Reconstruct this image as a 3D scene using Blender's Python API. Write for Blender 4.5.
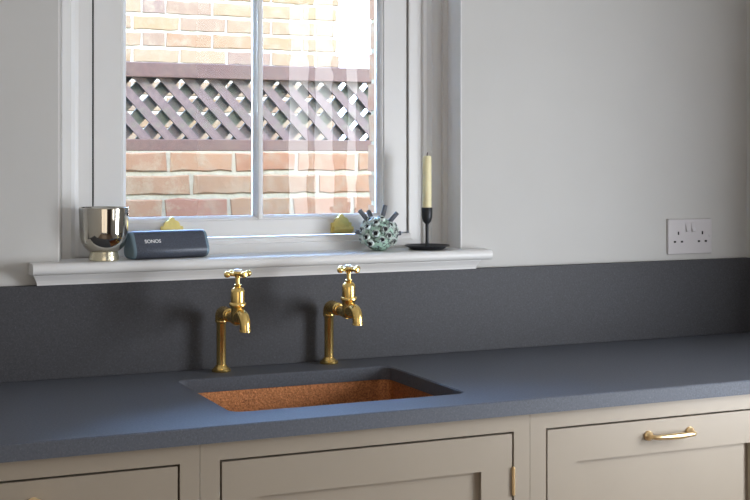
import bpy, bmesh, math, random
from mathutils import Vector, Matrix
random.seed(7)
for o in list(bpy.data.objects):
    bpy.data.objects.remove(o)
scn = bpy.context.scene
COL = scn.collection
PI = math.pi
R = math.radians

# ------------------------------------------------------------------ camera
cam_d = bpy.data.cameras.new('camera')
cam_d.sensor_fit = 'HORIZONTAL'
cam_d.sensor_width = 36.0
cam_d.lens = 36.0 * 1327 / 750
cam_d.shift_y = -94 / 750
cam_d.clip_start = 0.05
cam_o = bpy.data.objects.new('camera', cam_d)
COL.objects.link(cam_o)
cam_o.location = (-1.183, -2.667, 1.341)
cam_o.rotation_euler = (R(90), 0, R(-24.08))
scn.camera = cam_o

# ------------------------------------------------------------------ sky
world = bpy.data.worlds.new('world')
scn.world = world
world.use_nodes = True
wn = world.node_tree
bg = wn.nodes['Background']
sky = wn.nodes.new('ShaderNodeTexSky')
sky.sky_type = 'NISHITA'
sky.sun_disc = False
sky.sun_elevation = R(48)
sky.sun_rotation = R(200)
sky.air_density = 1.0
sky.dust_density = 0.2
sky.ozone_density = 2.5
wn.links.new(sky.outputs[0], bg.inputs[0])
bg.inputs[1].default_value = 8.5

# ------------------------------------------------------------------ sun, side daylight and added lamps
sun_d = bpy.data.lights.new('sun', 'SUN')
sun_d.energy = 10.5
sun_d.angle = R(6)
sun_d.color = (1, 0.90, 0.74)
sun_o = bpy.data.objects.new('sun', sun_d)
COL.objects.link(sun_o)
sun_o.rotation_euler = Vector((0.30, 0.62, -0.80)).to_track_quat('-Z', 'Y').to_euler()


def area(name, loc, direction, sx, sy, power, color):
    d = bpy.data.lights.new(name, 'AREA')
    d.shape = 'RECTANGLE'
    d.size = sx
    d.size_y = sy
    d.energy = power
    d.color = color
    o = bpy.data.objects.new(name, d)
    COL.objects.link(o)
    o.location = loc
    o.rotation_euler = Vector(direction).to_track_quat('-Z', 'Y').to_euler()
    return o


# daylight in the side window, then strip and fill lamps added out of view
area('daylight_side_window', (1.045, -1.30, 1.10), (-1, 0, 0), 0.60, 0.74, 33, (0.88, 0.93, 1.0))
for (y0, y1) in ((-3.08, -2.84), (-2.745, -2.535), (-2.375, -2.275)):
    area('reflection_strip_lamp', (1.04, (y0 + y1) / 2, 1.50), (-1, 0, 0), y1 - y0, 1.1, 4.2 * (y1 - y0) * 1.1 * PI, (0.95, 0.97, 1.0))  # strip lamps added to put bright bands in the glass
area('rear_fill_lamp', (-1.45, -4.62, 1.2), (0, 1, 0), 2.0, 2.0, 20, (1, 0.89, 0.76))  # unseen lamp added as frontal fill

# ------------------------------------------------------------------ exposure
vs = scn.view_settings
vs.view_transform = 'Standard'
vs.look = 'None'
vs.exposure = 0.0
vs.gamma = 1.0
vs.use_curve_mapping = False


# ================================================================== materials
def mat(name, color, rough=0.5, metal=0.0, spec=0.5, noise=None, bump=None, mottle=None, emission=None, coat=0.0):
    """noise=(scale, amount): fine value grain; mottle=(scale, colour2, lo, hi): colour patches; bump=(scale, strength, dist)"""
    m = bpy.data.materials.new(name)
    m.use_nodes = True
    nt = m.node_tree
    b = nt.nodes['Principled BSDF']
    b.inputs['Base Color'].default_value = (*color, 1)
    b.inputs['Roughness'].default_value = rough
    b.inputs['Metallic'].default_value = metal
    b.inputs['Specular IOR Level'].default_value = spec
    if coat:
        b.inputs['Coat Weight'].default_value = coat
        b.inputs['Coat Roughness'].default_value = 0.1
    tc = nt.nodes.new('ShaderNodeTexCoord')
    src = None
    if mottle:
        n = nt.nodes.new('ShaderNodeTexNoise')
        n.inputs['Scale'].default_value = mottle[0]
        n.inputs['Detail'].default_value = 4
        nt.links.new(tc.outputs['Object'], n.inputs['Vector'])
        r = nt.nodes.new('ShaderNodeValToRGB')
        r.color_ramp.elements[0].position = mottle[2]
        r.color_ramp.elements[1].position = mottle[3]
        r.color_ramp.elements[0].color = (*color, 1)
        r.color_ramp.elements[1].color = (*mottle[1], 1)
        nt.links.new(n.outputs['Fac'], r.inputs['Fac'])
        src = r.outputs['Color']
    if noise:
        n = nt.nodes.new('ShaderNodeTexNoise')
        n.inputs['Scale'].default_value = noise[0]
        n.inputs['Detail'].default_value = 3
        nt.links.new(tc.outputs['Object'], n.inputs['Vector'])
        mr = nt.nodes.new('ShaderNodeMapRange')
        mr.inputs['From Min'].default_value = 0.3
        mr.inputs['From Max'].default_value = 0.7
        mr.inputs['To Min'].default_value = 1 - noise[1]
        mr.inputs['To Max'].default_value = 1 + noise[1]
        nt.links.new(n.outputs['Fac'], mr.inputs['Value'])
        mx = nt.nodes.new('ShaderNodeVectorMath')
        mx.operation = 'SCALE'
        if src:
            nt.links.new(src, mx.inputs[0])
        else:
            mx.inputs[0].default_value = color
        nt.links.new(mr.outputs['Result'], mx.inputs['Scale'])
        src = mx.outputs['Vector']
    if src:
        nt.links.new(src, b.inputs['Base Color'])
    if bump:
        n = nt.nodes.new('ShaderNodeTexNoise')
        n.inputs['Scale'].default_value = bump[0]
        n.inputs['Detail'].default_value = 4
        nt.links.new(tc.outputs['Object'], n.inputs['Vector'])
        bp = nt.nodes.new('ShaderNodeBump')
        bp.inputs['Strength'].default_value = bump[1]
        bp.inputs['Distance'].default_value = bump[2]
        nt.links.new(n.outputs['Fac'], bp.inputs['Height'])
        nt.links.new(bp.outputs['Normal'], b.inputs['Normal'])
    return m


def brick_mat(name, stops, stain):
    """each brick takes its colour from its own random number, with kiln stains on its face"""
    m = bpy.data.materials.new(name)
    m.use_nodes = True
    nt = m.node_tree
    b = nt.nodes['Principled BSDF']
    b.inputs['Roughness'].default_value = 0.9
    b.inputs['Specular IOR Level'].default_value = 0.2
    oi = nt.nodes.new('ShaderNodeObjectInfo')
    r = nt.nodes.new('ShaderNodeValToRGB')
    els = r.color_ramp.elements
    while len(els) < len(stops):
        els.new(0.5)
    for i, c in enumerate(stops):
        els[i].position = i / (len(stops) - 1)
        els[i].color = (*c, 1)
    nt.links.new(oi.outputs['Random'], r.inputs['Fac'])
    tc = nt.nodes.new('ShaderNodeTexCoord')
    add = nt.nodes.new('ShaderNodeVectorMath')
    nt.links.new(tc.outputs['Object'], add.inputs[0])
    sc = nt.nodes.new('ShaderNodeVectorMath')
    sc.operation = 'SCALE'
    sc.inputs[0].default_value = (13, 7, 5)
    nt.links.new(oi.outputs['Random'], sc.inputs['Scale'])
    nt.links.new(sc.outputs[0], add.inputs[1])
    n = nt.nodes.new('ShaderNodeTexNoise')
    n.inputs['Scale'].default_value = 22
    n.inputs['Detail'].default_value = 6
    n.inputs['Roughness'].default_value = 0.7
    nt.links.new(add.outputs[0], n.inputs['Vector'])
    r2 = nt.nodes.new('ShaderNodeValToRGB')
    r2.color_ramp.elements[0].position = 0.48
    r2.color_ramp.elements[1].position = 0.72
    r2.color_ramp.elements[0].color = (0, 0, 0, 1)
    nt.links.new(n.outputs['Fac'], r2.inputs['Fac'])
    mx = nt.nodes.new('ShaderNodeMix')
    mx.data_type = 'RGBA'
    nt.links.new(r2.outputs['Color'], mx.inputs['Factor'])
    nt.links.new(r.outputs['Color'], mx.inputs['A'])
    mx.inputs['B'].default_value = (*stain, 1)
    nt.links.new(mx.outputs['Result'], b.inputs['Base Color'])
    bp = nt.nodes.new('ShaderNodeBump')
    bp.inputs['Strength'].default_value = 0.5
    bp.inputs['Distance'].default_value = 0.004
    nt.links.new(n.outputs['Fac'], bp.inputs['Height'])
    nt.links.new(bp.outputs['Normal'], b.inputs['Normal'])
    return m


def glass_mat():
    m = bpy.data.materials.new('window_glass')
    m.use_nodes = True
    nt = m.node_tree
    nt.nodes.remove(nt.nodes['Principled BSDF'])
    out = nt.nodes['Material Output']
    tr = nt.nodes.new('ShaderNodeBsdfTransparent')
    tr.inputs['Color'].default_value = (0.97, 0.98, 0.98, 1)
    gl = nt.nodes.new('ShaderNodeBsdfGlossy')
    gl.inputs['Roughness'].default_value = 0.0
    fr = nt.nodes.new('ShaderNodeFresnel')
    fr.inputs['IOR'].default_value = 1.52
    tc = nt.nodes.new('ShaderNodeTexCoord')
    n = nt.nodes.new('ShaderNodeTexNoise')
    n.inputs['Scale'].default_value = 9
    nt.links.new(tc.outputs['Object'], n.inputs['Vector'])
    bp = nt.nodes.new('ShaderNodeBump')
    bp.inputs['Strength'].default_value = 0.02
    bp.inputs['Distance'].default_value = 0.01
    nt.links.new(n.outputs['Fac'], bp.inputs['Height'])
    nt.links.new(bp.outputs['Normal'], gl.inputs['Normal'])
    mx = nt.nodes.new('ShaderNodeMixShader')
    nt.links.new(fr.outputs[0], mx.inputs[0])
    nt.links.new(tr.outputs[0], mx.inputs[1])
    nt.links.new(gl.outputs[0], mx.inputs[2])
    nt.links.new(mx.outputs[0], out.inputs['Surface'])
    return m


M = {}
M['plaster'] = mat('white_wall_paint', (0.61, 0.60, 0.58), 0.75, spec=0.25, noise=(6, 0.015))
M['deep'] = mat('unseen_dark_wall', (0.075, 0.055, 0.050), 0.7)  # unseen wall, coloured dark to deepen reflections and cut fill
M['ceiling'] = mat('ceiling_paint', (0.8, 0.8, 0.79), 0.8)
M['gloss_white'] = mat('white_satin_woodwork_paint', (0.79, 0.78, 0.765), 0.42, noise=(10, 0.012), bump=(90, 0.03, 0.0006))
M['gap_shade'] = mat('gap_shade_black', (0.03, 0.03, 0.03), 0.8)
M['floor'] = mat('dark_oak_floor', (0.16, 0.10, 0.06), 0.4, noise=(14, 0.3))
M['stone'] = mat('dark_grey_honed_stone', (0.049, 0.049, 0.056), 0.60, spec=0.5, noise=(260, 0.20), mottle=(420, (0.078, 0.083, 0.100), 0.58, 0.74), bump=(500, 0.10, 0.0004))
M['stone_top'] = mat('honed_stone_sky_tint', (0.063, 0.071, 0.092), 0.75, spec=1.0, noise=(260, 0.20), mottle=(420, (0.110, 0.118, 0.138), 0.58, 0.74), bump=(500, 0.10, 0.0004))  # same slab as the upstand, blue sky sheen put into its colour
M['cabinet'] = mat('taupe_cabinet_paint', (0.339, 0.287, 0.224), 0.45, noise=(8, 0.02), bump=(120, 0.03, 0.0006))
M['carcass'] = mat('dark_cabinet_inside', (0.06, 0.05, 0.045), 0.8)
M['brass'] = mat('polished_brass', (0.93, 0.66, 0.235), 0.27, 1.0, noise=(40, 0.08))
M['brass_pale'] = mat('pale_polished_brass', (0.95, 0.70, 0.38), 0.28, 0.9)
M['brass_old'] = mat('aged_brass', (0.80, 0.66, 0.24), 0.42, 0.85, noise=(60, 0.10))
M['copper'] = mat('hammered_copper', (0.472, 0.190, 0.068), 0.48, 0.6, noise=(220, 0.28), mottle=(330, (0.260, 0.098, 0.040), 0.48, 0.66), bump=(190, 0.5, 0.002))
M['ceramic'] = mat('white_ceramic', (0.82, 0.80, 0.78), 0.15, coat=0.5)
M['chrome'] = mat('smoky_mirror_glaze', (0.58, 0.54, 0.46), 0.07, 1.0, mottle=(9, (0.50, 0.49, 0.47), 0.4, 0.6))
M['cup_foot'] = mat('pale_gold_glaze', (0.72, 0.67, 0.50), 0.22, 0.8)
M['speaker'] = mat('slate_blue_perforated_metal', (0.066, 0.075, 0.100), 0.42, 0.15, noise=(600, 0.35), bump=(900, 0.2, 0.0005))
M['speaker_end'] = mat('blue_grey_rubber_end', (0.16, 0.235, 0.28), 0.5)
M['print'] = mat('white_print', (0.85, 0.85, 0.85), 0.5)
M['black_iron'] = mat('matt_black_iron', (0.022, 0.024, 0.028), 0.42, 0.3)
M['wax'] = mat('ivory_candle_wax', (0.90, 0.80, 0.48), 0.45, noise=(30, 0.04))
M['wick'] = mat('charred_wick', (0.05, 0.035, 0.03), 0.9)
M['urchin'] = mat('speckled_mint_glaze', (0.07, 0.10, 0.09), 0.35, mottle=(150, (0.46, 0.66, 0.55), 0.40, 0.52), coat=0.3)
M['urchin_ring'] = mat('white_speckled_glaze', (0.10, 0.12, 0.12), 0.4, mottle=(140, (0.72, 0.80, 0.76), 0.38, 0.50), coat=0.3)
M['urchin_hole'] = mat('black_tube_hole', (0.012, 0.012, 0.014), 0.7)
M['spine'] = mat('dark_grey_unglazed_clay', (0.12, 0.13, 0.15), 0.6, noise=(150, 0.4))
M['plastic'] = mat('white_socket_plastic', (0.66, 0.63, 0.64), 0.3)
M['hole'] = mat('dark_socket_hole', (0.02, 0.02, 0.02), 0.8)
M['fence'] = mat('faded_plum_brown_timber_stain', (0.047, 0.018, 0.009), 0.8, noise=(60, 0.15), mottle=(14, (0.052, 0.024, 0.012), 0.42, 0.62))
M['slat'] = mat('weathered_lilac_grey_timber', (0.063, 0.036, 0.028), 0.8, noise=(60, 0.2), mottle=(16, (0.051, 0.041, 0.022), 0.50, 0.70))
M['slat_rear'] = mat('brown_timber_shade_tint_with_algae', (0.032, 0.022, 0.017), 0.85, noise=(60, 0.2), mottle=(18, (0.028, 0.030, 0.015), 0.42, 0.60))  # shade behind the front slats put into the brown; green is algae
M['mortar'] = mat('pale_lime_mortar', (0.161, 0.134, 0.090), 0.95, noise=(70, 0.12), bump=(90, 0.5, 0.004))
M['render'] = mat('white_masonry_paint', (0.645, 0.645, 0.637), 0.8, noise=(9, 0.03))
M['ledge'] = mat('grey_stone_ledge', (0.065, 0.066, 0.066), 0.8, noise=(30, 0.15))
M['ground'] = mat('concrete_yard', (0.36, 0.35, 0.33), 0.9, noise=(20, 0.2))
M['brick_red'] = brick_mat('soft_orange_red_brick', [(0.118, 0.052, 0.026), (0.134, 0.065, 0.033), (0.109, 0.060, 0.032), (0.138, 0.074, 0.038), (0.106, 0.046, 0.028)], (0.138, 0.100, 0.062))
M['brick_stock'] = brick_mat('buff_and_pink_stock_brick', [(0.071, 0.041, 0.017), (0.079, 0.046, 0.021), (0.063, 0.037, 0.025), (0.082, 0.049, 0.022), (0.073, 0.037, 0.018), (0.082, 0.052, 0.027)], (0.088, 0.062, 0.037))
M['glass'] = glass_mat()


# ================================================================== mesh helpers
def link(name, bm, m, parent=None, smooth=False, loc=None, rot=None, auto=None):
    me = bpy.data.meshes.new(name)
    bmesh.ops.recalc_face_normals(bm, faces=bm.faces)
    if smooth:
        for f in bm.faces:
            f.smooth = True
        lim = R(auto or 40)
        for e in bm.edges:
            if len(e.link_faces) == 2 and e.calc_face_angle(0) > lim:
                e.smooth = False
    bm.to_mesh(me)
    bm.free()
    me.materials.append(M[m])
    o = bpy.data.objects.new(name, me)
    COL.objects.link(o)
    if parent:
        o.parent = parent
    if loc:
        o.location = loc
    if rot:
        o.rotation_euler = rot
    return o


def empty(name, loc=(0, 0, 0), rot=(0, 0, 0)):
    o = bpy.data.objects.new(name, None)
    o.empty_display_size = 0.05
    COL.objects.link(o)
    o.location = loc
    o.rotation_euler = rot
    return o


def tag(o, label, cat, group=None):
    o['label'] = label
    o['category'] = cat
    if group:
        o['group'] = group
    return o


def struct(o, label=None):
    o['kind'] = 'structure'
    if label:
        o['label'] = label
    return o


def box(bm, a, b, bevel=0.0, seg=2):
    r = bmesh.ops.create_cube(bm, size=1)
    vs_ = r['verts']
    c = [(a[i] + b[i]) / 2 for i in range(3)]
    s = [abs(b[i] - a[i]) for i in range(3)]
    for v in vs_:
        v.co = Vector((c[0] + v.co.x * s[0], c[1] + v.co.y * s[1], c[2] + v.co.z * s[2]))
    if bevel:
        es = list({e for v in vs_ for e in v.link_edges})
        bmesh.ops.bevel(bm, geom=es, offset=bevel, segments=seg, profile=0.6, affect='EDGES')
    return bm


def boxes(lst, bevel=0.0):
    bm = bmesh.new()
    for a, b in lst:
        box(bm, a, b, bevel)
    return bm


def lathe(bm, prof, seg=32, mtx=None):
    """prof: (radius, height) from bottom to top, turned about Z"""
    rings = []
    for r, z in prof:
        if r < 1e-6:
            rings.append([bm.verts.new((0, 0, z))])
        else:
            rings.append([bm.verts.new((r * math.cos(2 * PI * i / seg), r * math.sin(2 * PI * i / seg), z)) for i in range(seg)])
    for A, B in zip(rings, rings[1:]):
        if len(A) == 1 and len(B) == 1:
            continue
        for i in range(seg):
            j = (i + 1) % seg
            if len(A) == 1:
                bm.faces.new((A[0], B[j], B[i]))
            elif len(B) == 1:
                bm.faces.new((A[i], A[j], B[0]))
            else:
                bm.faces.new((A[i], A[j], B[j], B[i]))
    if mtx:
        bmesh.ops.transform(bm, matrix=mtx, verts=[v for rg in rings for v in rg])
    return bm


def tube(bm, pts, rad, seg=16, cap=True):
    pts = [Vector(p) for p in pts]
    n = len(pts)
    rr = rad if isinstance(rad, (list, tuple)) else [rad] * n
    t0 = (pts[1] - pts[0]).normalized()
    up = Vector((0, 0, 1)) if abs(t0.z) < 0.9 else Vector((1, 0, 0))
    u = t0.cross(up).normalized()
    rings = []
    for i, p in enumerate(pts):
        t = (pts[min(i + 1, n - 1)] - pts[max(i - 1, 0)]).normalized()
        u = (u - t * u.dot(t)).normalized()
        w = t.cross(u)
        rings.append([bm.verts.new(p + (u * math.cos(2 * PI * k / seg) + w * math.sin(2 * PI * k / seg)) * rr[i]) for k in range(seg)])
    for A, B in zip(rings, rings[1:]):
        for k in range(seg):
            j = (k + 1) % seg
            bm.faces.new((A[k], A[j], B[j], B[k]))
    if cap:
        bm.faces.new(rings[0])
        bm.faces.new(rings[-1])
    return bm


def prism(bm, prof, axis, a, b):
    """extrude a closed 2D profile along an axis: 'X' profile=(y,z), 'Z' profile=(x,y), 'Y' profile=(x,z)"""
    def P(p, t):
        return {'X': (t, p[0], p[1]), 'Z': (p[0], p[1], t), 'Y': (p[0], t, p[1])}[axis]
    A = [bm.verts.new(P(p, a)) for p in prof]
    B = [bm.verts.new(P(p, b)) for p in prof]
    n = len(prof)
    for i in range(n):
        j = (i + 1) % n
        bm.faces.new((A[i], A[j], B[j], B[i]))
    bm.faces.new(A)
    bm.faces.new(B)
    return bm


def rrect(x0, x1, y0, y1, r, n=6):
    pts = []
    for cx, cy, a0 in ((x1 - r, y1 - r, 0), (x0 + r, y1 - r, 90), (x0 + r, y0 + r, 180), (x1 - r, y0 + r, 270)):
        for k in range(n + 1):
            a = R(a0 + 90 * k / n)
            pts.append((cx + r * math.cos(a), cy + r * math.sin(a)))
    return pts


def loft(bm, loops, closed_top=False, closed_bottom=False):
    V = [[bm.verts.new(p) for p in L] for L in loops]
    for A, B in zip(V, V[1:]):
        n = len(A)
        for i in range(n):
            j = (i + 1) % n
            bm.faces.new((A[i], A[j], B[j], B[i]))
    if closed_bottom:
        bm.faces.new(V[0])
    if closed_top:
        bm.faces.new(V[-1])
    return V


def quarter(cx, cz, r, a0, a1, n=6):
    return [(cx + r * math.cos(R(a0 + (a1 - a0) * k / n)), cz + r * math.sin(R(a0 + (a1 - a0) * k / n))) for k in range(n + 1)]


# ================================================================== the room
XL, XRW, YB, ZC = -2.7, 1.032, -4.6, 2.5
OX0, OX1, OZ0, OZ1 = -0.6817, 0.225, 1.109, 2.30     # plaster opening of the window
BX0, BX1 = -0.62, 0.129                              # brick opening outside
# inner leaf of the window wall
bm = boxes([((XL - .15, 0, 0), (OX0, 0.19, ZC)), ((OX1, 0, 0), (XRW + .15, 0.19, ZC)),
            ((OX0, 0, 0), (OX1, 0.19, OZ0)), ((OX0, 0, OZ1), (OX1, 0.19, ZC))])
wall_front = struct(link('wall_front', bm, 'plaster'), 'white painted kitchen wall around the window')
# outer leaf: mortar core with bricks at the jambs
bm = boxes([((XL - .15, 0.19, 0), (BX0 - .22, 0.30, ZC)), ((BX1 + .22, 0.19, 0), (XRW + .15, 0.30, ZC)),
            ((BX0 - .22, 0.19, 0), (BX1 + .22, 0.30, 1.08)), ((BX0 - .22, 0.19, 2.28), (BX1 + .22, 0.30, ZC)),
            ((BX0 - .22, 0.19, 1.08), (BX0 - .004, 0.30, 2.28)), ((BX1 + .004, 0.19, 1.08), (BX1 + .22, 0.30, 2.28))])
link('outer_leaf', bm, 'mortar', wall_front)

bm = boxes([((XRW, -0.87, 0), (XRW + .15, 0, ZC)), ((XRW, -1.73, 0), (XRW + .15, -0.87, 0.70)), ((XRW, -1.73, 1.60), (XRW + .15, -0.87, ZC)),
            ((XRW, -2.25, 0), (XRW + .15, -1.73, ZC)), ((XRW, -2.40, 0), (XRW + .15, -2.25, .94)), ((XRW, -2.40, 2.06), (XRW + .15, -2.25, ZC)),
            ((XRW, -2.51, 0), (XRW + .15, -2.40, ZC)), ((XRW, -2.77, 0), (XRW + .15, -2.51, .94)), ((XRW, -2.77, 2.06), (XRW + .15, -2.51, ZC)),
            ((XRW, -2.82, 0), (XRW + .15, -2.77, ZC)), ((XRW, -3.10, 0), (XRW + .15, -2.82, .94)), ((XRW, -3.10, 2.06), (XRW + .15, -2.82, ZC)),
            ((XRW, YB, 0), (XRW + .15, -3.10, ZC)), ((XRW + .12, -1.73, .70), (XRW + .15, -.87, 1.60)), ((XRW + .12, -3.10, .94), (XRW + .15, -2.25, 2.06))])  # last two boxes: unseen backing added to shut out the sky
struct(link('wall_right', bm, 'plaster'), 'side wall with a backed window opening and added tall light slits')
struct(link('wall_left', boxes([((XL - .15, YB, 0), (XL, 0, ZC))]), 'plaster'), 'plain white side wall')
bm = boxes([((XL - .15, YB - .15, 0), (-2.50, YB, ZC)), ((-0.40, YB - .15, 0), (XRW + .15, YB, ZC)), ((-2.50, YB - .15, 2.25), (-0.40, YB, ZC)), ((-2.50, YB - .15, 0), (-0.40, YB - .12, 2.25))])  # last box: unseen backing added to shut out the sky
struct(link('wall_back', bm, 'deep'), 'unseen dark rear wall with an added opening for fill light')
struct(link('floor', boxes([((XL - .15, YB - .15, -0.1), (XRW + .15, 0.30, 0))]), 'floor'), 'dark oak kitchen floor')
struct(link('ceiling', boxes([((XL - .15, YB - .15, ZC), (XRW + .15, 0.30, ZC + .12))]), 'ceiling'), 'white kitchen ceiling')
# side window joinery, and a frame around the added rear fill lamp
w2 = struct(empty('window_2', (XRW + .02, -1.30, 0.70)), 'white side window on the right wall')
bm = boxes([((.04, -.43, 0), (.09, -.37, .90)), ((.04, .37, 0), (.09, .43, .90)), ((.04, -.37, 0), (.09, .37, .06)), ((.04, -.37, .84), (.09, .37, .90))], 0.003)
link('frame', bm, 'gloss_white', w2)
d1 = struct(empty('added_door_1', (-1.45, YB - .06, 0)), 'white frame added around the rear fill light')
bm = boxes([((-1.05, -.03, 0), (-.98, .03, 2.25)), ((.98, -.03, 0), (1.05, .03, 2.25)), ((-.98, -.03, 2.16), (.98, .03, 2.25)), ((-.05, .03, .02), (.05, .07, 2.2))], 0.004)
link('frame', bm, 'gloss_white', d1)  # frame added around the rear fill lamp

# ------------------------------------------------------------------ bricks
def brick_meshes(L, H, D, n, seed):
    rnd = random.Random(seed)
    out = []
    for _ in range(n):
        bm_ = bmesh.new()
        box(bm_, (-L / 2, -D / 2, -H / 2), (L / 2, D / 2, H / 2))
        front = [e for e in bm_.edges if abs(e.verts[0].co.x - e.verts[1].co.x) > .02 and e.verts[0].co.y < 0 and e.verts[1].co.y < 0]
        bmesh.ops.subdivide_edges(bm_, edges=front, cuts=4 if L > .15 else 2)
        for v in bm_.verts:
            v.co += Vector((rnd.uniform(-.003, .003), rnd.uniform(-.0015, .0015), rnd.uniform(-.0028, .0028)))
        ff = [f for f in bm_.faces if f.normal.y < -.8]
        bmesh.ops.inset_region(bm_, faces=ff, thickness=0.004, depth=0.0)
        inner = {v for f in ff for v in f.verts}
        for v in bm_.verts:
            if v not in inner and v.co.y < 0:
                v.co.y += 0.0035
        me = bpy.data.meshes.new('brick')
        bmesh.ops.recalc_face_normals(bm_, faces=bm_.faces)
        bm_.to_mesh(me)
        bm_.free()
        out.append(me)
    return out


def put_brick(me, loc, parent, rz=0):
    o = bpy.data.objects.new('brick', me)
    COL.objects.link(o)
    o.parent = parent
    o.location = loc
    o.rotation_euler = (random.uniform(-.008, .008), random.uniform(-.006, .006), rz)
    return o


def with_mat(meshes, m):
    for me in meshes:
        me.materials.append(M[m])
    return meshes


# jamb bricks of the house itself, seen through the glass at the right
jamb_s = with_mat(brick_meshes(0.213, 0.064, 0.104, 2, 3), 'brick_red')
jamb_h = with_mat(brick_meshes(0.102, 0.064, 0.104, 2, 4), 'brick_red')
for k in range(16):
    z = 1.115 + k * 0.074
    for side, x in ((-1, BX0), (1, BX1)):
        L = 0.213 if k % 2 else 0.102
        me = random.choice(jamb_s if k % 2 else jamb_h)
        put_brick(me, (x + side * L / 2, 0.252, z), wall_front)

# ================================================================== window
GL, GR = -0.5898, 0.132          # outer edges of the sash (gap to the lining)
YS = 0.095                       # face of the lower sash
YG = 0.113                       # glass
ZSB, ZGB = 1.166, 1.2105         # sash bottom, glass bottom
ZTOP = 1.80                      # top of the lower sash
win = struct(empty('window_1', ((GL + GR) / 2, 0.1, 1.131)), 'white painted sash window above the sink')
WO = Vector(win.location)


def wpart(name, bm_, m, smooth=False):
    bmesh.ops.translate(bm_, verts=bm_.verts, vec=-WO)
    return link(name, bm_, m, win, smooth)


# box lining: stepped moulding from the sash out to the plaster
for s, x0, w, gap in ((1, GR, OX1 - GR, 0.0024), (-1, GL, GL - OX0, 0.0054)):
    prof = [(gap, 0.185), (gap, 0.088), (0.034, 0.088), (0.034, 0.080)]
    prof[-1:] = []
    prof += [(0.036, 0.081), (0.043, 0.079), (0.049, 0.074), (0.052, 0.070), (0.070, 0.070), (0.0715, 0.074), (0.078, 0.074), (0.0795, 0.066), (w, 0.066), (w, 0.185)]
    bm = bmesh.new()
    prism(bm, [(x0 + s * px, py) for px, py in prof], 'Z', 1.131, OZ1)
    wpart('jamb_lining', bm, 'gloss_white')
    # dark strip added for the shade in the gap between sash and lining
    a, b = sorted((x0 - s * 0.0002, x0 + s * gap))
    wpart('gap_shade_strip', boxes([((a, 0.0985, 1.168), (b, 0.15, OZ1 - .05))]), 'gap_shade')
for a, b in ((OX0, OX0 + .003), (OX1 - .003, OX1)):
    wpart('reveal_bright_board', boxes([((a, 0.0005, 1.131), (b, 0.0658, OZ1))]), 'gloss_white')  # paler boards added to brighten the plaster reveals
wpart('head_lining', boxes([((GL, 0.07, OZ1 - .05), (GR, 0.185, OZ1))], 0.003), 'gloss_white')
# bottom bead in front of the sash
bm = bmesh.new()
prof = [(0.185, 1.131), (0.185, 1.160), (0.092, 1.164)] + quarter(0.083, 1.157, 0.0075, 60, 180, 5) + [(0.0755, 1.152), (0.0725, 1.150), (0.0725, 1.131)]
prism(bm, prof, 'X', GL - .002, GR + .002)
wpart('bottom_bead', bm, 'gloss_white')
# outer timber sill
bm = bmesh.new()
prism(bm, [(0.185, 1.085), (0.185, 1.160), (0.33, 1.135), (0.33, 1.085)], 'X', BX0 + .003, BX1 - .003)
wpart('outer_sill', bm, 'gloss_white')

SW, MW = 0.058, 0.0125           # flat of the stile, width of the inner moulding


def ovolo(s, x, zdir=False):
    """moulding section running from the flat face of the rail back to the glass"""
    pts = [(0, YS), (0.001, YS + .003), (0.004, YS + .003), (0.0075, YS + .006), (0.0105, YS + .011), (0.0115, YS + .0125), (MW, YS + .013), (MW, YS + .024), (0, YS + .024)]
    return [(x + s * a, b) for a, b in pts]


for s, x in ((1, GL), (-1, GR)):
    bm = bmesh.new()
    a, b = sorted((x, x + s * SW))
    box(bm, (a, YS, ZSB), (b, YS + .040, ZTOP), 0.0012)
    prism(bm, ovolo(s, x + s * SW), 'Z', ZGB - .012, ZTOP)
    wpart('sash_stile', bm, 'gloss_white')
bm = bmesh.new()
ML = MW * 0.75
box(bm, (GL + SW, YS, ZSB), (GR - SW, YS + .045, ZGB - ML), 0.0012)
prism(bm, [(y, ZGB - ML + (q - 0) * 0.75) for q, y in [(p[0], p[1]) for p in ovolo(1, 0)]], 'X', GL + SW, GR - SW)
wpart('bottom_rail', bm, 'gloss_white')
bm = bmesh.new()
box(bm, (GL + SW, YS, ZTOP - .04), (GR - SW, YS + .045, ZTOP), 0.0012)
wpart('meeting_rail', bm, 'gloss_white')
# glazing bar
XM = -0.2245
bm = bmesh.new()
half = [(0.0030, YS + .001), (0.0055, YS + .003), (0.0060, YS + .006), (0.0085, YS + .010), (0.0105, YS + .014), (0.0115, YS + .016), (0.0115, YS + .026)]
prism(bm, [(XM + x, y) for x, y in half] + [(XM - x, y) for x, y in reversed(half)], 'Z', ZGB - .008, ZTOP)
wpart('glazing_bar', bm, 'gloss_white')
for a, b in ((GL + SW, XM), (XM, GR - SW)):
    wpart('pane', boxes([((a + .004, YG, ZGB - .008), (b - .004, YG + .003, ZTOP - .03))]), 'glass')
# upper sash, behind and above
bm = boxes([((GL, .145, ZTOP - .05), (GL + SW, .183, OZ1 - .05)), ((GR - SW, .145, ZTOP - .05), (GR, .183, OZ1 - .05)),
            ((GL + SW, .145, ZTOP - .05), (GR - SW, .183, ZTOP - .005)), ((GL + SW, .145, OZ1 - .1), (GR - SW, .183, OZ1 - .05)),
            ((XM - .013, .147, ZTOP - .005), (XM + .013, .181, OZ1 - .1))], 0.0015)
wpart('upper_sash', bm, 'gloss_white')
for a, b in ((GL + SW, XM), (XM, GR - SW)):
    wpart('pane', boxes([((a + .002, .165, ZTOP - .006), (b - .014, .168, OZ1 - .098))]), 'glass')


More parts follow.
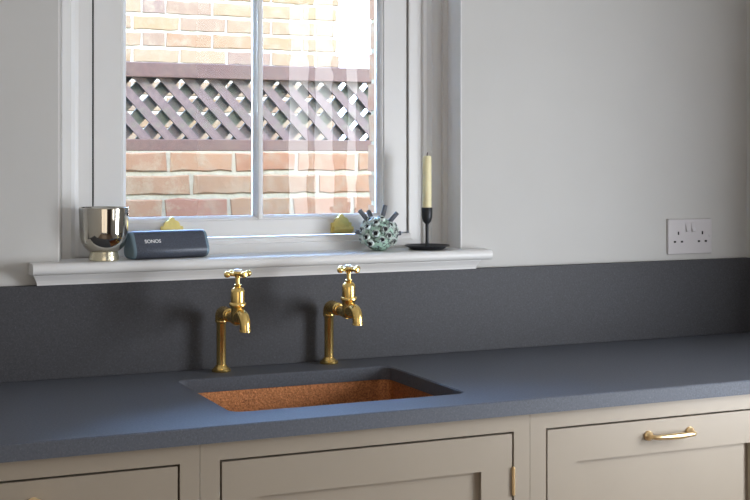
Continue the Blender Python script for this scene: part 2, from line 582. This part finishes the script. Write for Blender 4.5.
# brass sash lifts: plate with a peaked, lobed top and a hooked finger pull
def sash_lift(xc, z0):
    out = [(-.0245, 0), (.0245, 0), (.0245, .0225), (.0225, .0245), (.0185, .0245), (.0175, .0265), (.0165, .0305), (.0130, .0345), (.0080, .0365), (.0055, .0385), (.0052, .0410)]
    out += [(.0025, .0430), (0, .0437), (-.0025, .0430)] + [(-x, z) for x, z in reversed(out[2:11])]
    bm_ = bmesh.new()
    prism(bm_, [(xc + x, z0 + z) for x, z in out], 'Y', YS - .006, YS)
    o = wpart('sash_lift', bm_, 'brass_old')
    bm_ = bmesh.new()
    prism(bm_, [(YS - .003, z0 + .002), (YS - .017, z0 + .004), (YS - .022, z0 + .010), (YS - .020, z0 + .016), (YS - .017, z0 + .013), (YS - .012, z0 + .008), (YS - .003, z0 + .007)], 'X', xc - .023, xc + .023)
    for sx in (-.018, .018):
        lathe(bm_, [(0, 0), (.003, 0), (.0025, .0012), (0, .0016)], 10, Matrix.Translation((xc + sx, YS - .0059, z0 + .0155)) @ Matrix.Rotation(R(90), 4, 'X'))
    bmesh.ops.translate(bm_, verts=bm_.verts, vec=-WO)
    link('finger_pull', bm_, 'brass_old', o)


sash_lift(-0.0335, 1.167)
sash_lift(-0.4245, 1.167)

# window board with a rounded nose and a small moulding under it
sill_z = 1.131
bm = bmesh.new()
nose = [(-.044, sill_z)] + [(-.044 - .0115 * math.sin(R(a)), 1.1195 + .0115 * math.cos(R(a))) for a in (20, 45, 70, 90, 110, 135, 160)] + [(-.044, 1.108)]
prism(bm, [(-.001, sill_z)] + nose + [(-.001, 1.108)], 'X', -0.7395, 0.274)
bmesh.ops.bevel(bm, geom=[e for e in bm.edges if len(e.link_faces) == 2 and e.calc_face_angle(0) > R(70) and abs(e.verts[0].co.x - e.verts[1].co.x) < 1e-5], offset=0.004, segments=3, affect='EDGES')
box(bm, (OX0 + .0005, -.003, 1.1092), (OX1 - .0005, 0.0725, sill_z))
board = struct(link('trim_1', bm, 'gloss_white', None, True, auto=35), 'white window board with a rounded front edge')
bm = bmesh.new()
ap = [(-.0005, 1.108), (-.0335, 1.108), (-.0335, 1.1055), (-.0300, 1.1010), (-.0265, 1.0960), (-.0240, 1.0900), (-.0235, 1.0866), (-.0005, 1.0866)]
n = len(ap)
A = [bm.verts.new((-0.705 - (0.004 - y) * .8, y, z)) for y, z in ap]
B = [bm.verts.new((0.226 + (0.004 - y) * .8, y, z)) for y, z in ap]
for i in range(n):
    j = (i + 1) % n
    bm.faces.new((A[i], A[j], B[j], B[i]))
bm.faces.new(A)
bm.faces.new(B)
link('bed_moulding', bm, 'gloss_white', board)

# ================================================================== outside
struct(link('ground', boxes([((-6, 0.30, -0.12), (7, 7, -0.02))]), 'ground'), 'concrete yard outside the window')
YW = 1.40
gw = struct(link('wall_garden', boxes([((-2.2, YW + .0045, -.02), (3.4, YW + .22, 1.357))]), 'mortar'), 'low soft red brick garden wall')
lo_s = with_mat(brick_meshes(0.203, 0.0585, 0.10, 6, 11), 'brick_red')
pitch = 0.0728
for k in range(7):
    z = 1.3225 - k * pitch
    off = (0.0325, 0.107, 0.017, 0.098)[k % 4] if k else 0.0325
    for i in range(-7, 10):
        put_brick(random.choice(lo_s), (off + i * 0.2145, YW + .05, z), gw)

YF = YW + 0.06
tr = tag(empty('trellis_fence', (0.3, YF, 1.357)), 'faded plum brown diagonal trellis fence on top of the garden wall', 'fence')
x0f, x1f = -1.2, 2.4


def tpart(name, bm_, m):
    bmesh.ops.translate(bm_, verts=bm_.verts, vec=-Vector(tr.location))
    return link(name, bm_, m, tr)


kz = (YF + 2.667) / (YW + 2.667)        # keeps the measured heights at the fence's own distance
Zf = lambda z: 1.341 + (z - 1.341) * kz
zt1, zt0, zb1, zb0 = Zf(1.632), Zf(1.5855), Zf(1.3936), 1.357
tpart('top_rail', boxes([((x0f, YF - .03, zt0), (x1f, YF + .03, zt1))], 0.003), 'fence')
tpart('bottom_rail', boxes([((x0f, YF - .03, zb0), (x1f, YF + .03, zb1))], 0.003), 'fence')
slat_me = {}
H = zt0 - zb1 + 0.02
zc = (zt0 + zb1) / 2
for layer, (sgn, yy) in enumerate(((1, -.008), (-1, .006))):
    # sgn 1: falls to the right (front layer); -1: rises to the right (rear layer)
    dx = H * 0.92
    hw = 0.0285 if layer else 0.0190
    bm = bmesh.new()
    prism(bm, [(-sgn * dx / 2 - hw, H / 2), (-sgn * dx / 2 + hw, H / 2), (sgn * dx / 2 + hw, -H / 2), (sgn * dx / 2 - hw, -H / 2)], 'Y', -.005, .005)
    bmesh.ops.recalc_face_normals(bm, faces=bm.faces)
    me = bpy.data.meshes.new('slat')
    bm.to_mesh(me)
    bm.free()
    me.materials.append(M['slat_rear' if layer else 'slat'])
    step = 0.0785 * kz
    i = 0
    x = x0f + .1 + (0.012 if layer else 0)
    while x < x1f - .1:
        o = bpy.data.objects.new('slat', me)
        COL.objects.link(o)
        o.parent = tr
        o.location = (x + random.uniform(-.003, .003) - tr.location.x, yy, zc - tr.location.z)
        o.rotation_euler = (0, random.uniform(-.012, .012), 0)
        x += step
        i += 1

YU = 3.10
XE = 1.215
nw = struct(link('wall_neighbour', boxes([((-1.6, YU + .0045, -.02), (XE - .02, YU + .25, 2.295))]), 'mortar'), 'pale buff brick wall of the neighbouring house')
up_s = with_mat(brick_meshes(0.207, 0.0595, 0.10, 5, 21), 'brick_stock')
up_h = with_mat(brick_meshes(0.096, 0.0595, 0.10, 3, 22), 'brick_stock')
cp = 0.0725
for k in range(12):
    z = 1.9305 + (k - 7) * cp
    joints = []
    if k % 2 == 1:
        x = 0.2237 - 0.2165 * 7
        while x < XE - 0.1:
            e = min(x + 0.2165, XE if k % 4 == 1 else XE - .03)
            joints.append((x, e))
            x += 0.2165
    else:
        x = 0.3754
        row = [(0.268, 0.3754)]
        while x < XE - .06:
            row.append((x, min(x + 0.2165, XE - .012)))
            x += 0.2165
        x = 0.268
        while x > -1.3:
            row.append((x - 0.2165, x))
            x -= 0.2165
        joints = row
    for a, b in joints:
        w = b - a - 0.0095
        if w < 0.05:
            continue
        me = random.choice(up_s if w > .15 else up_h)
        o = put_brick(me, ((a + b) / 2, YU + .05, z), nw)
        o.scale.x = w / (0.207 if w > .15 else 0.096)
wr = struct(link('wall_render', boxes([((0.6, 4.5, -.02), (5.2, 4.75, 2.6))]), 'render'), 'white rendered wall far behind the brick wall')
for (a, b, z, h) in ((1.745, 1.830, 2.018, .010), (1.762, 1.915, 1.897, .020)):
    link('ledge', boxes([((a, 4.475, z - h), (b, 4.5, z))], 0.003), 'ledge', wr)

# ================================================================== worktop, upstand, sink
CZ0, CZ1, CYF = 0.8725, 0.90, -0.585
WX0, WX1 = -1.45, XRW - .001
SX0, SX1, SY0, SY1 = -0.4748, -0.0195, -0.482, -0.130
ch = 0.0024
wt = bmesh.new()


def ring_edges(bm_, pts, z):
    V = [bm_.verts.new((x, y, z)) for x, y in pts]
    E = [bm_.edges.new((V[i], V[(i + 1) % len(V)])) for i in range(len(V))]
    return V, E


def skirt(bm_, V, pts, z):
    W = [bm_.verts.new((x, y, z)) for x, y in pts]
    for i in range(len(V)):
        j = (i + 1) % len(V)
        bm_.faces.new((V[i], V[j], W[j], W[i]))
    return W


def rectp(x0, x1, y0, y1):
    return [(x1, y1), (x0, y1), (x0, y0), (x1, y0)]


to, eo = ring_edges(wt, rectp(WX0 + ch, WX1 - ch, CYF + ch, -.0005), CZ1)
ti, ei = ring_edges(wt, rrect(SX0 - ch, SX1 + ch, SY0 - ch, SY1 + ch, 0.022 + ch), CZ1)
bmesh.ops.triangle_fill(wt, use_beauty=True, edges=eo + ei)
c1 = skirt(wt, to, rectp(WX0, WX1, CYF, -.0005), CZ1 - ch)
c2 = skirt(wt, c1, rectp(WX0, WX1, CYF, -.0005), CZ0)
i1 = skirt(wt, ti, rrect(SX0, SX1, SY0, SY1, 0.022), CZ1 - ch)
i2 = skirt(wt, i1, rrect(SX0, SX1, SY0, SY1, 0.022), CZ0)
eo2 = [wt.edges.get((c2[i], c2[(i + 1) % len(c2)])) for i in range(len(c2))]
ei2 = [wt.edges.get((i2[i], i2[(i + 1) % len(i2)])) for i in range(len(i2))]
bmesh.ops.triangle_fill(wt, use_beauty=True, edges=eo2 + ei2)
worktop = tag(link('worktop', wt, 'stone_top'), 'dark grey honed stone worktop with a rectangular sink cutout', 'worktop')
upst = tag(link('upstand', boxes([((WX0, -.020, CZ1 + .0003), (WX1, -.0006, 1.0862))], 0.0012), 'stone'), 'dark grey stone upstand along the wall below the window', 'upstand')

sink = tag(empty('undermount_sink', ((SX0 + SX1) / 2, (SY0 + SY1) / 2, 0.67)), 'speckled brown copper undermount sink below the worktop cutout', 'sink')
SO = Vector(sink.location)
bm = bmesh.new()


def rr3(g, r, z):
    return [(x, y, z) for x, y in rrect(SX0 - g, SX1 + g, SY0 - g, SY1 + g, r)]


loft(bm, [rr3(.020, .03, CZ0 - .0005), rr3(.004, .028, CZ0 - .0005), rr3(.003, .027, CZ0 - .004), rr3(-.001, .030, .74), rr3(-.004, .034, .715),
          rr3(-.012, .034, .700), rr3(-.025, .03, .694), rr3(-.10, .03, .690)], closed_top=True)
loft(bm, [rr3(.020, .03, CZ0 - .0005), rr3(.020, .03, CZ0 - .003), rr3(.006, .03, CZ0 - .004), rr3(.003, .03, .72), rr3(-.01, .04, .69), rr3(-.10, .03, .684)], closed_top=True)
bmesh.ops.translate(bm, verts=bm.verts, vec=-SO)
link('basin', bm, 'copper', sink, True, auto=50)
bm = bmesh.new()
lathe(bm, [(0, .0205), (.030, .0205), (.032, .0235), (.042, .0235), (.045, .0205), (.045, .018), (0, .018)], 32)
link('drain', bm, 'brass', sink, True)


# ================================================================== taps
def bez(p0, p1, p2, p3, n=8):
    out = []
    for k in range(n + 1):
        t = k / n
        out.append(tuple((1 - t) ** 3 * p0[i] + 3 * (1 - t) ** 2 * t * p1[i] + 3 * (1 - t) * t * t * p2[i] + t ** 3 * p3[i] for i in range(3)))
    return out


def make_tap(loc, rz, label, spin):
    t = tag(empty('pillar_tap', loc, (0, 0, rz)), label, 'tap', 'brass pillar taps behind the sink')
    bm_ = bmesh.new()
    lathe(bm_, [(0, .0005), (.0190, .0005), (.0195, .002), (.0195, .005), (.0165, .0068), (.0145, .009), (.0125, .012), (.0108, .014), (0, .014)], 36)
    link('base_flange', bm_, 'brass', t, True)
    bm_ = bmesh.new()
    lathe(bm_, [(.0098, .010), (.0098, .098), (.0112, .100), (.0128, .102), (.0128, .106), (.0105, .109)], 32)
    link('pillar', bm_, 'brass', t, True)
    # elbow turning from the pillar into the horizontal arm
    bm_ = bmesh.new()
    zc_ = 0.118
    arc = [(0, 0, .104)] + [(0, -.017 + .017 * math.cos(R(a)), zc_ - .017 + .017 * math.sin(R(a)) + .004) for a in (0, 20, 40, 60, 80, 90)]
    pts = arc + [(0, -.040, zc_ + .004), (0, -.052, zc_ + .003), (0, -.053, zc_ + .003), (0, -.060, zc_ + .002), (0, -.061, zc_ + .002), (0, -.072, zc_ + .001), (0, -.104, zc_)]
    rad = [.0118, .0125, .0132, .0137, .0139, .0139, .0138, .0135, .0134, .0118, .0118, .0100, .0104, .012]
    tube(bm_, pts, rad, 24)
    link('elbow_arm', bm_, 'brass', t, True)
    # tap body with the swelling under the bonnet
    yb = -.108
    bm_ = bmesh.new()
    T = Matrix.Translation((0, yb, 0))
    lathe(bm_, [(0, .108), (.007, .1085), (.0115, .112), (.0135, .119), (.0138, .129), (.0134, .141), (.0155, .1455), (.0170, .1465), (.0172, .1500), (.0158, .1520), (.0140, .1525), (0, .1525)], 36, T)
    tb = link('tap_body', bm_, 'brass', t, True)
    bm_ = bmesh.new()
    lathe(bm_, [(.0136, .1520), (.0138, .156), (.0138, .1725), (.0132, .1760), (.0112, .1800), (.0085, .1820), (.0065, .1830), (.0078, .1850), (.0078, .1870), (.0052, .1885), (0, .1885)], 36, T)
    link('bonnet', bm_, 'brass', t, True)
    # spout
    bm_ = bmesh.new()
    path = bez((0, yb - .004, .122), (0, yb - .024, .134), (0, yb - .043, .132), (0, yb - .046, .109), 12)
    path += [(0, yb - .0462, .103), (0, yb - .0462, .1025), (0, yb - .0462, .0995)]
    rr_ = [.0118 - .0012 * k / 12 for k in range(13)] + [.0104, .0114, .0114]
    tube(bm_, path, rr_, 24)
    link('spout', bm_, 'brass', t, True)
    # spindle
    bm_ = bmesh.new()
    lathe(bm_, [(.0048, .187), (.0045, .2005), (.0062, .202), (.0062, .2035), (.005, .2045), (0, .2045)], 20, T)
    link('spindle', bm_, 'brass', t, True)
    # cross handle: hub, four ball ended arms
    bm_ = bmesh.new()
    TH = T @ Matrix.Translation((0, 0, .2085)) @ Matrix.Rotation(spin, 4, 'Z')
    lathe(bm_, [(0, -.0055), (.0065, -.005), (.0100, -.002), (.0108, .001), (.0105, .0035), (.009, .005), (0, .005)], 24, TH)
    for q in range(4):
        TA = TH @ Matrix.Rotation(q * PI / 2, 4, 'Z') @ Matrix.Rotation(R(90), 4, 'Y')
        lathe(bm_, [(.0048, .007), (.0036, .012), (.0034, .017), (.0046, .0185), (.0060, .0212), (.0064, .0240), (.0060, .0268), (.0042, .0290), (0, .0298)], 16, TA)
    hd = link('cross_handle', bm_, 'brass', t, True)
    bm_ = bmesh.new()
    lathe(bm_, [(.0085, .0045), (.0088, .0062), (.0078, .0082), (.0045, .0095), (0, .0098)], 24, T @ Matrix.Translation((0, 0, .2085)))
    link('ceramic_button', bm_, 'ceramic', hd, True)
    return t


make_tap((-0.3625, -.060, CZ1), R(0), 'brass pillar tap on the left, nearer the dark portable speaker', R(12))
make_tap((-0.1215, -.052, CZ1), R(0), 'brass pillar tap on the right, nearer the spiky round ornament', R(20))

# ================================================================== cabinets
YC = -0.565           # face of the frames
ZB, ZT = 0.10, CZ0 - .0008
DT, DB = 0.8395, 0.135  # door opening top, bottom
gp = 0.0038


def pull_handle(parent, x0, x1, z, ybase, o0):
    bm_ = bmesh.new()
    for x in (x0, x1):
        T = Matrix.Translation((x, ybase, z)) @ Matrix.Rotation(R(90), 4, 'X')
        lathe(bm_, [(0, 0), (.0092, 0), (.0096, .0015), (.0090, .0040), (.0062, .0060), (.0045, .0080), (.0042, .0120)], 20, T)
    st = 0.0215
    pts = [(x0, ybase - .006, z), (x0, ybase - .013, z), (x0 + .0015, ybase - .018, z), (x0 + .005, ybase - st, z)]
    rad = [.0042, .0042, .0043, .0044]
    for k in range(11):
        pts.append((x0 + .008 + (x1 - x0 - .016) * k / 10, ybase - st - .001, z - .001 * math.sin(PI * k / 10)))
        rad.append(.0044 + .0016 * math.sin(PI * k / 10))
    pts += [(x1 - .005, ybase - st, z), (x1 - .0015, ybase - .018, z), (x1, ybase - .013, z), (x1, ybase - .006, z)]
    rad += [.0044, .0043, .0042, .0042]
    tube(bm_, pts, rad, 16)
    bmesh.ops.translate(bm_, verts=bm_.verts, vec=-Vector(o0))
    link('pull_handle', bm_, 'brass_pale', parent, True)


def knob(parent, x, z, ybase, o0):
    bm_ = bmesh.new()
    lathe(bm_, [(0, 0), (.011, 0), (.011, .002), (.0065, .004), (.0055, .012), (.010, .016), (.0145, .021), (.0150, .025), (.012, .029), (0, .031)], 28,
          Matrix.Translation((x, ybase, z)) @ Matrix.Rotation(R(90), 4, 'X'))
    bmesh.ops.translate(bm_, verts=bm_.verts, vec=-Vector(o0))
    link('knob', bm_, 'brass_pale', parent, True)


def cabinet(label, x0, x1, d0, d1, hardware, pan=0.0635):
    base = ((x0 + x1) / 2, YC + .28, 0)
    c = tag(empty('base_cabinet', base), label, 'cabinet', 'taupe painted base cabinets under the worktop')
    g = 0.0004
    bm_ = boxes([((x0 + g, YC + .022, ZB), (x0 + .018, -.03, ZT)), ((x1 - .018, YC + .022, ZB), (x1 - g, -.03, ZT)),
                 ((x0 + .018, YC + .022, ZB), (x1 - .018, -.03, ZB + .018)), ((x0 + .018, -.045, ZB + .018), (x1 - .018, -.03, ZT))])
    bmesh.ops.translate(bm_, verts=bm_.verts, vec=-Vector(base))
    link('carcass', bm_, 'carcass', c)
    bm_ = boxes([((x0 + g, YC, ZB), (d0, YC + .022, ZT)), ((d1, YC, ZB), (x1 - g, YC + .022, ZT)),
                 ((d0, YC, DT), (d1, YC + .022, ZT)), ((d0, YC, ZB), (d1, YC + .022, DB))], 0)
    bmesh.ops.remove_doubles(bm_, verts=bm_.verts, dist=1e-5)
    bmesh.ops.translate(bm_, verts=bm_.verts, vec=-Vector(base))
    link('face_frame', bm_, 'cabinet', c)
    bm_ = boxes([((x0 + g, YC + .06, 0), (x1 - g, YC + .078, ZB - .001))])
    bmesh.ops.translate(bm_, verts=bm_.verts, vec=-Vector(base))
    link('plinth', bm_, 'cabinet', c)
    a0, a1, t, b = d0 + gp, d1 - gp, DT - gp, DB + gp
    yd = YC + .0006
    w = pan
    bm_ = boxes([((a0, yd, b), (a0 + w, yd + .021, t)), ((a1 - w, yd, b), (a1, yd + .021, t)),
                 ((a0 + w, yd, t - w), (a1 - w, yd + .021, t)), ((a0 + w, yd, b), (a1 - w, yd + .021, b + w))], 0)
    bmesh.ops.remove_doubles(bm_, verts=bm_.verts, dist=1e-5)
    bmesh.ops.translate(bm_, verts=bm_.verts, vec=-Vector(base))
    d = link('door', bm_, 'cabinet', c)
    bm_ = boxes([((a0 + w - .006, yd + .0095, b + w - .006), (a1 - w + .006, yd + .0165, t - w + .006))])
    bmesh.ops.translate(bm_, verts=bm_.verts, vec=-Vector(base))
    link('door_panel', bm_, 'cabinet', d)
    for h in hardware:
        if h[0] == 'pull':
            pull_handle(d, h[1], h[2], h[3], yd, base)
        elif h[0] == 'knob':
            knob(d, h[1], h[2], yd, base)
        elif h[0] == 'hinge':
            for z in h[2]:
                bm_ = bmesh.new()
                T = Matrix.Translation((h[1], YC - .0015, z))
                lathe(bm_, [(0, -.0265), (.0018, -.0265), (.0018, -.0245), (.0031, -.0245), (.0031, .0245), (.0018, .0245), (.0018, .0265), (0, .0265)], 14, T)
                bmesh.ops.translate(bm_, verts=bm_.verts, vec=-Vector(base))
                link('hinge', bm_, 'brass_pale', d, True)
    return c


cabinet('taupe base cabinet at the left edge with a small round brass knob', -1.20, -0.5577, -1.166, -0.5913, [('knob', -0.826, 0.7985)])
cabinet('taupe base cabinet under the copper sink with a brass butt hinge', -0.5577, 0.0672, -0.5236, 0.0335, [('hinge', 0.0335 - gp / 2, (0.7495, 0.25))])
cabinet('taupe base cabinet right of the sink with a brass bar handle', 0.0672, 0.674, 0.1012, 0.640, [('pull', 0.3285, 0.4250, 0.8065)])
cabinet('plain taupe base cabinet in the corner by the side wall', 0.674, XRW - .002, 0.708, XRW - .04, [])

# ================================================================== things on the window board
# mirror glazed cup on a short foot
cup = tag(empty('footed_cup', (-0.592, -0.008, sill_z)), 'smoky mirror glazed cup on a pale gold foot, left end of the window board', 'cup')
bm = bmesh.new()
lathe(bm, [(0, .0005), (.0285, .0005), (.0300, .002), (.0298, .008), (.0285, .013), (.0278, .019), (0, .019)], 48)
link('foot', bm, 'cup_foot', cup, True)
bm = bmesh.new()
body = [(.0272, .0175), (.0330, .0215), (.0400, .0285), (.0450, .0375), (.0475, .048), (.0485, .060), (.0492, .080), (.0500, .1045), (.0497, .1065), (.0487, .1070), (.0478, .1060),
        (.0470, .080), (.0462, .058), (.0440, .045), (.036, .033), (.020, .026), (0, .025)]
lathe(bm, body, 64)
link('bowl', bm, 'chrome', cup, True, auto=60)

# portable speaker: rounded triangular prism
spk = tag(empty('portable_speaker', (-0.4585, 0.005, sill_z), (0, 0, R(8))), 'dark slate portable speaker with white lettering lying on the window board', 'speaker')
tri = []
for (cy, cz, rr, a0, a1) in ((-.0135, .0165, .0160, 150, 270), (.0135, .0165, .0160, 270, 390), (0, .0390, .0180, 30, 150)):
    for k in range(9):
        a = R(a0 + (a1 - a0) * k / 8)
        tri.append((cy + rr * math.cos(a), cz + rr * math.sin(a)))
cyc, czc = 0, .026
SL = 0.080
bm = bmesh.new()
loft(bm, [[(x, cyc + (y - cyc) * s_, czc + (z - czc) * s_) for y, z in tri] for x, s_ in ((-SL, .93), (-SL + .0015, .97), (-SL + .005, 1.0), (SL - .005, 1.0), (SL - .0015, .97), (SL, .93))], True, True)
sb = link('grille_body', bm, 'speaker', spk, True, auto=50)
for s_ in (-1, 1):
    bm = bmesh.new()
    loft(bm, [[(s_ * x, cyc + (y - cyc) * q, czc + (z - czc) * q) for y, z in tri] for x, q in ((SL - .003, .985), (SL + .001, .96), (SL + .0035, .90), (SL + .0045, .80))], True, True)
    link('end_cap', bm, 'speaker_end', spk, True, auto=50)
# lettering follows the front slope (normal of the flat between lower front and top rounds)
p_lo = Vector((0, -.0135 + .0160 * math.cos(R(150 + 12)), .0165 + .0160 * math.sin(R(162))))
p_hi = Vector((0, .0180 * math.cos(R(150)), .0390 + .0180 * math.sin(R(150))))
p_lo = Vector((0, -.0135 + .0160 * math.cos(R(150)), .0165 + .0160 * math.sin(R(150))))
fc = bpy.data.curves.new('lettering', 'FONT')
fc.body = 'SONOS'
fc.size = 0.0106
fc.align_x = 'CENTER'
fc.align_y = 'CENTER'
fc.extrude = 0.0002
fc.offset = 0.00015
tmp = bpy.data.objects.new('tmp', fc)
COL.objects.link(tmp)
bpy.context.view_layer.update()
me = bpy.data.meshes.new_from_object(tmp.evaluated_get(bpy.context.evaluated_depsgraph_get()))
bpy.data.objects.remove(tmp)
me.name = 'lettering'
me.materials.clear()
me.materials.append(M['print'])
lt = bpy.data.objects.new('lettering', me)
COL.objects.link(lt)
lt.parent = spk
upv = (p_hi - p_lo).normalized()
nv = Vector((1, 0, 0)).cross(upv).normalized()
mid = p_lo.lerp(p_hi, 0.5) + nv * 0.0004
lt.matrix_local = Matrix(((1, upv.x * 0, nv.x, -0.0400), (0, upv.y, nv.y, mid.y), (0, upv.z, nv.z, mid.z), (0, 0, 0, 1)))
lt['label'] = 'white lettering on the speaker'

# spiky round ornament
ob = tag(empty('spiky_ornament', (0.0268, 0.020, sill_z)), 'mint and black speckled ceramic ball bristling with short tubes', 'ornament')
RB = 0.038
bm = bmesh.new()
bmesh.ops.create_uvsphere(bm, u_segments=40, v_segments=24, radius=RB)
for v in bm.verts:
    v.co *= 1 + 0.02 * math.sin(v.co.x * 190) * math.cos(v.co.y * 170 + v.co.z * 150)
    v.co.z = max(v.co.z * 1.0, -RB * 0.96)
bmesh.ops.translate(bm, verts=bm.verts, vec=(0, 0, RB * 0.96 + .0003))
link('ball', bm, 'urchin', ob, True)
OC = Vector((0, 0, RB * 0.96))
bm = bmesh.new()
lathe(bm, [(.0100, -.008), (.0086, .001), (.0080, .0058), (.0072, .0070), (.0058, .0068), (.0051, .0050), (.0049, -.001), (0, -.001)], 14)
tube_o = link('short_tube', bm, 'urchin_ring', ob, True)
bm = bmesh.new()
lathe(bm, [(0, .0050), (.0050, .0050), (.0050, .0012), (0, .0012)], 12)
hole_o = link('tube_hole', bm, 'urchin_hole', tube_o)
N = 46
dirs = []
for i in range(N):
    z = 1 - 2 * (i + .5) / N
    if z < -0.50:
        continue
    a = i * PI * (3 - math.sqrt(5)) + random.uniform(-.15, .15)
    r_ = math.sqrt(1 - z * z)
    dirs.append(Vector((r_ * math.cos(a), r_ * math.sin(a), z)))


def aim(o, d, dist, s=1.0):
    o.rotation_mode = 'QUATERNION'
    o.rotation_quaternion = d.to_track_quat('Z', 'Y')
    o.location = OC + d * dist
    o.scale = (s, s, s)


bm = bmesh.new()
lathe(bm, [(.0052, -.008), (.0050, .016), (.0046, .0172), (.0032, .0172), (.0030, .012), (0, .012)], 14)
spine_o = link('long_spine', bm, 'spine', ob, True)
cr = Vector((0.9130, -0.408, 0))      # spines spread across the view
sp = [(-.62, .78, -.1), (-.40, .88, .25), (.22, .96, -.05), (.62, .72, -.1), (.98, .05, -.1), (-.98, .10, -.05), (.05, .75, .65)]
spd = []
for i, (a, u, b) in enumerate(sp):
    d = (cr * a + Vector((0, 0, u)) + Vector((.408, .913, 0)) * b).normalized()
    spd.append(d)
    o = spine_o
    if i:
        o = spine_o.copy()
        COL.objects.link(o)
        o.parent = ob
    aim(o, d, RB * 0.93)
    o.scale = (1, 1, (1.95, 1.35, 1.8, 1.65, .85, 1.0, .8)[i])
first = True
for d in dirs:
    if any(d.angle(q) < 0.20 for q in spd):
        continue
    s = random.uniform(.75, 1.15)
    if first:
        o, h = tube_o, hole_o
        first = False
    else:
        o = tube_o.copy()
        COL.objects.link(o)
        o.parent = ob
        h = hole_o.copy()
        COL.objects.link(h)
        h.parent = o
    aim(o, d, RB * 0.985, s)

# candlestick and candle
cx, cy = 0.1405, 0.008
cs = tag(empty('candlestick', (cx, cy, sill_z)), 'matt black candlestick with a shallow round dish, right end of the window board', 'candlestick')
bm = bmesh.new()
lathe(bm, [(0, .0004), (.0360, .0004), (.0385, .002), (.0440, .0060), (.0500, .0085), (.0512, .0095), (.0500, .0105), (.0440, .0088), (.0380, .0050), (.030, .0040), (0, .0040)], 56)
link('dish', bm, 'black_iron', cs, True)
bm = bmesh.new()
lathe(bm, [(.0095, .0035), (.0070, .0060), (.0042, .0110), (.0036, .018), (.0036, .054), (.0042, .0590), (0, .0590)], 24)
link('stem', bm, 'black_iron', cs, True)
bm = bmesh.new()
lathe(bm, [(0, .0570), (.0050, .0580), (.0092, .0635), (.0116, .0710), (.0122, .0780), (.0124, .0935), (.0116, .0945), (.0108, .0935), (.0106, .0700), (0, .0690)], 32)
link('cup', bm, 'black_iron', cs, True)
cd = tag(empty('candle', (cx, cy, sill_z + .0702)), 'ivory dinner candle standing in the black candlestick', 'candle')
bm = bmesh.new()
lathe(bm, [(0, 0), (.0102, 0), (.0102, .020), (.0100, .1340), (.0092, .1385), (.0070, .1405), (.0035, .1398), (0, .1392)], 32)
link('wax', bm, 'wax', cd, True)
bm = bmesh.new()
tube(bm, [(0, 0, .138), (.0003, 0, .1425), (.0010, -.0004, .1462), (.0016, -.0006, .1480)], [.0011, .0012, .0011, .0008], 8)
link('wick', bm, 'wick', cd, True)

# double wall socket
sk = tag(empty('double_socket', (0.8538, -0.0004, 1.1435)), 'white double wall socket with two rocker switches above the upstand', 'socket')
bm = bmesh.new()
box(bm, (-.0655, -.0075, -.0430), (.0655, 0, .0430), 0.0028, 3)
link('face_plate', bm, 'plastic', sk, True)
for sx in (-.0085, .0085):
    bm = bmesh.new()
    prism(bm, [(-.0072, .0110), (-.0142, .0125), (-.0105, .0220), (-.0085, .0330), (-.0072, .0335)], 'X', sx - .0058, sx + .0058)
    link('rocker_switch', bm, 'plastic', sk)
for sx in (-.036, .036):
    link('earth_slot', boxes([((sx - .0019, -.0081, .0045), (sx + .0019, -.0072, .0125))]), 'hole', sk)
    for q in (-.0105, .0105):
        link('pin_slot', boxes([((sx + q - .0032, -.0081, -.0145), (sx + q + .0032, -.0072, -.0100))]), 'hole', sk)
for sx in (-.0580, .0580):
    bm = bmesh.new()
    lathe(bm, [(0, 0), (.0034, 0), (.0030, .0007), (0, .0008)], 12, Matrix.Translation((sx, -.0074, 0.0)) @ Matrix.Rotation(R(90), 4, 'X'))
    link('screw_cap', bm, 'plastic', sk, True)
